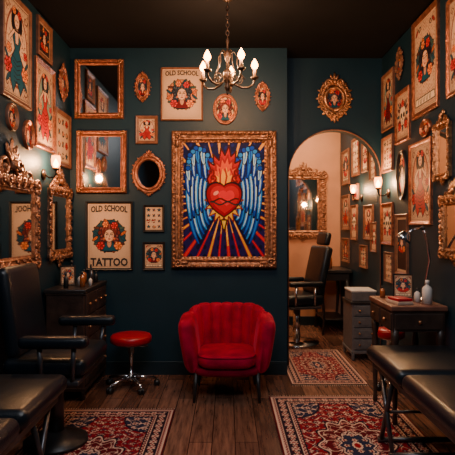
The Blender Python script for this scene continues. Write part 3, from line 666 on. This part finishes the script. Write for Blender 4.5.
# ------------------------------------------------------------ armchair
def armchair():
    root=empty('velvet_armchair',(-.005,4.10,0)); b=B()
    path=[];hx=.310;L0=-.20;yb=.06;ry=.245
    n1=14
    for i in range(n1): path.append((-hx,L0+(yb-L0)*i/n1))
    N=56
    for i in range(N+1):
        a=pi-pi*i/N; path.append((hx*math.copysign(abs(math.cos(a))**.75,math.cos(a)),yb+ry*abs(math.sin(a))**.75))
    for i in range(n1-1,-1,-1): path.append((hx,L0+(yb-L0)*i/n1))
    P=[Vector(p) for p in path]; S=[0]
    for i in range(1,len(P)): S.append(S[-1]+(P[i]-P[i-1]).length)
    T=S[-1]; ns=280; rings=[]
    def at(s):
        for i in range(1,len(S)):
            if s<=S[i] or i==len(S)-1:
                f=(s-S[i-1])/max(1e-9,S[i]-S[i-1]); return P[i-1].lerp(P[i],f)
    sm=lambda x:x*x*(3-2*x)
    for k in range(ns+1):
        s=T*k/ns; p=at(s); t=(at(min(T,s+.02))-at(max(0,s-.02))).normalized(); nn=Vector((-t.y,t.x))
        u=abs(2*k/ns-1)
        uu=sm(min(1,max(0,(u-.30)/.22)))
        ztop=.722-.058*uu - .025*max(0,(u-.7)/.3)
        amp=1-sm(min(1,max(0,(u-.46)/.10)))
        ch=abs(math.cos(pi*15*(k/ns-.5))); chf=ch**.45
        th=.110*(1-.42*amp*(1-chf))+.022*(1-amp); ztop-=.012*(1-chf)*amp
        zb=.235
        ed=min(k,ns-k)/ns*T; er=.075
        sc=math.sqrt(max(.02,1-(1-min(1,ed/er))**2))
        ztop-= .06*(1-sc); th*=(.30+.70*sc)
        ring=[]
        for j in range(32):
            a=2*pi*j/32; c,q=math.cos(a),math.sin(a)
            cn=math.copysign(abs(c)**.6,c); qn=math.copysign(abs(q)**.45,q)
            z=(ztop+zb)/2+(ztop-zb)/2*qn; fz=(z-zb)/(ztop-zb)
            off=-.034+.062*fz; tt=th/2*(1.0+.10*fz)
            d=off+cn*tt
            ring.append((p.x+nn.x*d,p.y+nn.y*d,z))
        rings.append(ring)
    b.loft(rings,M_velvet); b.build('channel_tufted_back',root)
    b=B(); 
    def seat(z0,z1,wx,yf,ybk,rr,m,puff=0):
        outl=[]
        for i in range(48):
            a=2*pi*i/48; c,q=math.cos(a),math.sin(a); outl.append((wx*math.copysign(abs(c)**.5,c),(yf+ybk)/2+(ybk-yf)/2*math.copysign(abs(q)**.6,q)))
        rings=[];cy=(yf+ybk)/2
        prof=[(.0,z0),(.9,z0),(.97,z0+rr*.4),(1,z0+rr),(1,z1-rr),(.98,z1-rr*.45),(.92,z1-rr*.1),(.8,z1),(.4,z1+puff),(.001,z1+puff)]
        for sc,z in prof: rings.append([(x*max(sc,.001),cy+(y-cy)*max(sc,.001),z) for x,y in outl])
        b.loft(rings,m,caps=False)
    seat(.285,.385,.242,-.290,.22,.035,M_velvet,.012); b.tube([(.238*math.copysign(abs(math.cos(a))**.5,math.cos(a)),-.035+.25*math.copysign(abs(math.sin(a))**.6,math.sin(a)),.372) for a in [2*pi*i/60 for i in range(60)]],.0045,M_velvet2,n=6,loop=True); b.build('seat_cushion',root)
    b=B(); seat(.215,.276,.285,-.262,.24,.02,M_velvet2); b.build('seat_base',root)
    b=B()
    for sx_ in(-1,1):
        b.cyl((sx_*.245,-.185,.235),(sx_*.262,-.205,0),.020,M_black,.011,12)
        b.cyl((sx_*.22,.20,.235),(sx_*.25,.26,0),.020,M_black,.011,12)
    b.build('legs',root)
armchair()
# ------------------------------------------------------------ stools
def stool(name,x,y,r,h,br,seatm=M_redlea,turn=.3,back=False):
    root=empty(name,(x,y,0),turn); b=B()
    b.lathe([(.001,h-.075),(r*.9,h-.075),(r,h-.06),(r*1.0,h-.02),(r*.93,h-.004),(r*.6,h+.004),(.001,h+.006)],(0,0,0),seatm,32)
    b.build('seat',root); b=B()
    b.lathe([(r*.6,h-.076),(r*.6,h-.09),(.03,h-.095),(.028,.30),(.018,.298),(.018,.11),(.035,.105),(.035,.065),(.001,.06)],(0,0,0),M_chrome,20)
    b.tube([(0.02,0,h-.10),(.1,0,h-.115),(.15,0,h-.11)],.005,M_chrome,n=6)
    b.build('gas_lift',root); b=B()
    for k in range(5):
        a=2*pi*k/5;c,s=math.cos(a),math.sin(a)
        b.tube([(c*.02,s*.02,.095),(c*br*.5,s*br*.5,.085),(c*br,s*br,.065)],[.017,.014,.011],M_chrome,n=8)
        b.cyl((c*br,s*br,.065),(c*br,s*br,.04),.007,M_chrome,n=8)
        t=Vector((-s,c,0)); p=Vector((c*br,s*br,.0262))
        for q in(-1,1): b.cyl(p+t*q*.006,p+t*q*.022,.026,M_black,n=16)
        b.ball((c*br,s*br,.036),(.022,.022,.016),M_black)
    b.build('star_base',root); return root
stool('red_rolling_stool',-.845,4.28,.178,.465,.225,turn=.25)
stool('red_rolling_stool',1.40,4.20,.12,.53,.10,turn=.6)
# ------------------------------------------------------------ cabinets
def cabinet(name,x0,x1,y0,y1,h,m,topm,face,rows,cols=1,leg=.08):
    root=empty(name,((x0+x1)/2,(y0+y1)/2,0)); W=x1-x0;D=y1-y0; b=B()
    b.box((0,0,(h+leg)/2-.012),(W-.03,D-.03,h-leg-.025),m,.006)
    b.build('carcass',root); b=B(); b.box((0,0,h-.015),(W,D,.03),topm,.006); b.box((0,0,h-.038),(W-.015,D-.015,.016),m,.004); b.box((0,0,leg+.01),(W-.01,D-.01,.03),m,.005); b.build('top',root)
    b=B()
    for sx_ in(-1,1):
        for sy in(-1,1): b.lathe([(.012,0),(.02,.02),(.016,.05),(.026,leg)],(sx_*(W/2-.03),sy*(D/2-.03),0),m,12)
    b.build('feet',root); b=B(); hz=(h-leg-.07)/rows
    for r in range(rows):
        for c in range(cols):
            zc=leg+.035+hz*(r+.5)
            if face in('+x','-x'):
                q=1 if face=='+x' else -1; cw=(D-.05)/cols; yc=-D/2+.025+cw*(c+.5)
                b.box((q*(W/2-.009),yc,zc),(.016,cw-.015,hz-.015),m,.005); b.box((q*(W/2-.001),yc,zc),(.006,cw-.06,hz-.05),m,.002)
                for k in(-1,1): b.ball((q*(W/2+.01),yc+k*cw*.25,zc),.012,M_gold)
            else:
                cw=(W-.05)/cols; xc=-W/2+.025+cw*(c+.5)
                b.box((xc,-(D/2-.009),zc),(cw-.015,.016,hz-.015),m,.005); b.box((xc,-(D/2-.001),zc),(cw-.06,.006,hz-.05),m,.002)
                for k in(-1,1): b.ball((xc+k*cw*.25,-(D/2+.01),zc),.012,M_gold)
    b.build('drawers',root); return root
cabinet('drawer_cabinet',XL+.02,-1.14,3.92,4.62,.90,M_darkwood,M_blackw,'+x',4,2)
def bottle(name,x,y,z,r,h,m,cap=M_black):
    b=B(); b.lathe([(.001,0),(r,0),(r,h*.62),(r*.8,h*.7),(r*.35,h*.78),(r*.35,h*.84)],(0,0,0),m,16)
    b.lathe([(r*.42,h*.83),(r*.42,h),(.001,h)],(0,0,0),cap,12); b.build(name,loc=(x,y,z))
for i,(x,y,r,h,m) in enumerate([(-1.22,4.1,.022,.13,M_amber),(-1.27,4.2,.018,.10,M_white),(-1.2,4.3,.02,.15,M_steel),(-1.3,4.42,.024,.12,M_amber),(-1.2,4.45,.018,.10,M_black),(-1.34,4.05,.02,.12,M_black),(-1.18,4.2,.015,.08,M_white),(-1.42,4.45,.03,.2,M_black),(-1.26,4.5,.02,.16,M_steel)]):
    bottle('ink_bottle',x,y,.9005,r,h,m)
def easel_photo(x,y,z,w,h,rz,seed):
    b=B(); T=Matrix.Rotation(-.2,4,'X'); 
    sub=B(); frame_rect(sub,w,h,.014,.015,M_blackw)
    b.mats=sub.mats; b.f=sub.f;b.m=sub.m;b.s=sub.s; b.v=[tuple(T@(Vector(v)+Vector((0,0,h/2)))) for v in sub.v]
    b.cyl((0,.01,h*.7),(0,h*.45,.004),.004,M_blackw,n=6)
    ob=b.build('easel_photo_frame',loc=(x,y,z+.001),rz=rz)
    o=art_mesh('print',make_art('lady',seed,40,52),w-.026,h-.026,ob,tuple(T@Vector((0,-.0085,h/2)))); o.rotation_euler=(-.2,0,0)
easel_photo(-1.38,4.22,.90,.13,.17,.35,90); 
# ------------------------------------------------------------ tattoo chairs
def pad(b,c,s,rot=None,bev=.045): 
    b.box(c,s,M_leather,bev,4,rot)
def recliner():
    root=empty('tattoo_recliner_chair',(-1.09,3.16,0)); b=B()
    pad(b,(.0,0,.565),(.50,.56,.11)); b.build('seat_pad',root)
    b=B(); pad(b,(-.235,0,.88),(.56,.50,.09),rot=(0,math.radians(82),0)); b.build('back_pad',root)
    b=B()
    for q in(-1,1):
        pad(b,(.085,q*.335,.735),(.40,.09,.07),bev=.03); b.cyl((.0,q*.335,.70),(.0,q*.30,.50),.014,M_steel)
        b.cyl((.2,q*.335,.70),(.18,q*.30,.50),.014,M_steel)
    b.build('arm_rests',root)
    b=B(); b.box((0,0,.485),(.44,.62,.03),M_steel,.008); b.cyl((-.02,0,.48),(-.02,0,.06),.05,M_steel,n=20)
    b.lathe([(.001,0),(.20,0),(.20,.02),(.1,.045),(.06,.08),(.001,.08)],(-.02,0,0.012),M_black,32)
    b.build('pedestal',root)
recliner()
def bed(name,x,secs,w,q):
    root=empty(name,(x,0,0)); b=B()
    for (y0,y1,z,an) in secs:
        pad(b,(0,(y0+y1)/2,z),(w,(y1-y0)-.012,.10),rot=(an,0,0))
    b.build('pads',root); b=B()
    ya=min(s[0] for s in secs)+.06; ybk=max(s[1] for s in secs)-.06; z0=secs[0][2]-.065
    for sx_ in(-1,1):
        b.box((sx_*(w/2-.06),(ya+ybk)/2,z0-.012),(.035,ybk-ya,.035),M_steel,.004)
    for y in (ya+.05,ybk-.05): b.box((0,y,z0-.012),(w-.1,.03,.03),M_steel,.004)
    b.build('rails',root); b=B()
    for yy,dy in((ya+.08,.22),(ybk-.10,-.22)):
        for sx_ in(-1,1):
            xx=sx_*(w/2-.06)
            b.tube([(xx,yy,z0-.02),(xx,yy+dy,.028)],.014,M_steel,n=10); b.tube([(xx,yy+dy,z0-.02),(xx,yy,.028)],.014,M_steel,n=10)
        b.cyl((-(w/2-.04),yy,.028),(w/2-.04,yy,.028),.016,M_steel); b.cyl((-(w/2-.04),yy+dy,.028),(w/2-.04,yy+dy,.028),.016,M_steel)
        b.cyl((-(w/2-.06),yy+dy/2,z0*.5),(w/2-.06,yy+dy/2,z0*.5),.010,M_steel)
    b.build('folding_legs',root)
bed('treatment_bed',1.215,[(1.55,2.66,.56,0),(2.68,3.32,.56,0)],.56,1)
bed('treatment_bed',-1.16,[(1.5,2.12,.54,0),(2.14,2.74,.54,0)],.55,-1)
# ------------------------------------------------------------ right desk
def desk():
    x0,x1,y0,y1,h=1.14,1.54,3.40,3.94,.85; root=empty('writing_desk',((x0+x1)/2,(y0+y1)/2,0)); W=x1-x0;D=y1-y0;b=B()
    b.box((0,0,h-.018),(W,D,.036),M_topwood,.008); b.build('top',root); b=B()
    b.box((0,0,h-.11),(W-.03,D-.03,.145),M_darkwood,.004)
    for sx_ in(-1,1):
        for sy in(-1,1): b.lathe([(.014,.0115),(.02,.03),(.014,.08),(.022,.3),(.026,.5),(.018,.56),(.028,.6),(.028,h-.15)],(sx_*(W/2-.04),sy*(D/2-.04),0),M_darkwood,12)
    b.build('legs_and_apron',root); b=B()
    for k in(-1,1):
        b.box((-(W/2-.012),k*(D/4-.005),h-.11),(.014,D/2-.04,.11),M_darkwood,.004); b.ball((-(W/2+.006),k*D/4,h-.11),.013,M_gold)
    b.box((0,-(D/2-.012),h-.11),(W-.06,.014,.11),M_darkwood,.004); b.ball((0,-(D/2+.006),h-.11),.013,M_gold)
    b.build('drawers',root)
desk()
easel_photo(1.36,3.78,.85,.15,.19,-.35,95)
bottle('spray_bottle',1.44,3.52,.8505,.035,.17,M_white,M_white); bottle('ink_bottle',1.40,3.60,.8505,.022,.10,M_white,M_black); bottle('ink_bottle',1.22,3.84,.8505,.02,.09,M_amber)
b=B(); b.box((0,0,.01),(.12,.17,.02),M_cream,.003); b.box((.005,0,.031),(.11,.15,.018),M_redlea,.003); b.build('notebook_stack',loc=(1.25,3.55,.8505),rz=.2)
b=B(); b.lathe([(.001,0),(.045,0),(.045,.012),(.015,.02),(.001,.022)],(1.49,3.70,.8505),M_chrome,20)
b.tube([(1.49,3.70,.865),(1.50,3.68,1.02),(1.50,3.62,1.16),(1.455,3.56,1.30),(1.41,3.52,1.395)],.009,M_chrome,n=8)
b.ball((1.41,3.52,1.395),.018,M_black); b.tube([(1.41,3.52,1.395),(1.35,3.50,1.39),(1.29,3.48,1.365)],.008,M_chrome,n=8)
T=Matrix.Translation((1.26,3.47,1.335))@Euler((.15,.5,0)).to_matrix().to_4x4()
b.lathe([(.052,-.03),(.058,-.028),(.048,.0),(.032,.028),(.016,.045),(.001,.048)],(0,0,0),M_chrome,24,M=T)
b.lathe([(.001,-.02),(.045,-.02),(.045,-.024),(.001,-.024)],(0,0,0),M_white,20,M=T); b.build('desk_lamp')
b=B(); b.box((-.004,0,0),(.008,.085,.085),M_white,.003); b.box((-.009,0,0),(.004,.05,.05),M_white,.002)
for k in(-1,1): b.cyl((-.011,k*.01,0),(-.012,k*.01,0),.004,M_black,n=8)
b.build('wall_outlet',loc=(XR,3.2,.74))
# ------------------------------------------------------------ back room furniture
cabinet('storage_cabinet',1.29,1.60,5.10,5.52,.62,M_grey,M_blackw,'-y',4)
b=B(); b.box((0,0,.05),(.26,.3,.10),M_grey,.006); b.box((0,0,.105),(.27,.31,.02),M_white,.006); b.build('storage_box',loc=(1.44,5.3,.6205))
def barber():
    root=empty('barber_chair',(.84,5.93,0),-pi/2+.25); b=B()
    pad(b,(0,0,.54),(.50,.50,.13)); b.build('seat',root)
    b=B(); pad(b,(0,.27,.88),(.46,.11,.60),rot=(-.22,0,0)); pad(b,(0,.36,1.26),(.26,.08,.16),rot=(-.22,0,0),bev=.03); b.build('back',root)
    b=B()
    for q in(-1,1): pad(b,(q*.28,0,.74),(.08,.42,.06),bev=.025); b.cyl((q*.28,.12,.72),(q*.26,.12,.48),.015,M_chrome); b.cyl((q*.28,-.12,.72),(q*.26,-.12,.48),.015,M_chrome)
    b.build('arms',root); b=B()
    b.box((0,0,.46),(.54,.40,.03),M_steel,.006); b.cyl((0,0,.46),(0,0,.05),.045,M_chrome); b.lathe([(.001,0),(.27,0),(.27,.02),(.1,.05),(.001,.06)],(0,0,0),M_chrome,32)
    b.tube([(-.12,-.24,.50),(-.13,-.40,.22),(.13,-.40,.22),(.12,-.24,.50)],.014,M_chrome,n=8); b.box((0,-.43,.20),(.34,.12,.03),M_steel,.006); b.build('base',root)
barber()
def console():
    root=empty('console_table',(1.40,6.62,0)); b=B(); b.box((0,0,.83),(.42,.66,.04),M_blackw,.006); b.box((0,0,.76),(.36,.60,.10),M_blackw,.004); b.build('top',root); b=B()
    for sx_ in(-1,1):
        for sy in(-1,1): b.tube([(sx_*.15,sy*.28,.72),(sx_*.17,sy*.29,.5),(sx_*.14,sy*.27,.2),(sx_*.16,sy*.28,0.006)],[.028,.024,.015,.02],M_blackw,n=8)
    b.box((0,0,.2),(.30,.56,.02),M_blackw,.004); b.build('legs',root)
console()
bottle('lotion_bottle',1.30,6.4,.8505,.03,.16,M_white,M_black); bottle('lotion_bottle',1.38,6.55,.8505,.025,.20,M_amber); bottle('lotion_bottle',1.28,6.7,.8505,.03,.14,M_steel)
# ------------------------------------------------------------ lights
def area(name,loc,rot,sz,e,col):
    l=bpy.data.lights.new(name,'AREA'); l.shape='RECTANGLE'; l.size=sz[0]; l.size_y=sz[1]; l.energy=e; l.color=col
    o=bpy.data.objects.new(name,l); o.location=loc; o.rotation_euler=rot; bpy.context.scene.collection.objects.link(o); return o
area('added_fill_light',(0,1.2,ZC-.03),(math.radians(32),0,0),(1.4,1.0),72,(.93,.94,1.0))  # added soft fill for the room, overhead out of view, no fixture modelled
area('added_fill_light',(0,2.9,ZC-.03),(0,0,0),(.9,.6),12,(1,.88,.80))  # second, weaker added fill, also out of view
area('back_room_light',(.9,6.1,ZC-.03),(0,0,0),(.9,.9),52,(1,.70,.42))
w=bpy.data.worlds.new('World'); bpy.context.scene.world=w; w.use_nodes=True
w.node_tree.nodes['Background'].inputs[0].default_value=(.02,.022,.025,1); w.node_tree.nodes['Background'].inputs[1].default_value=1
# ------------------------------------------------------------ camera
cam=bpy.data.cameras.new('camera'); cam.sensor_width=36; cam.lens=F/455*36; cam.clip_start=.05
co=bpy.data.objects.new('camera',cam); co.location=(0,0,EYE); co.rotation_euler=(pi/2,0,0)
bpy.context.scene.collection.objects.link(co); bpy.context.scene.camera=co
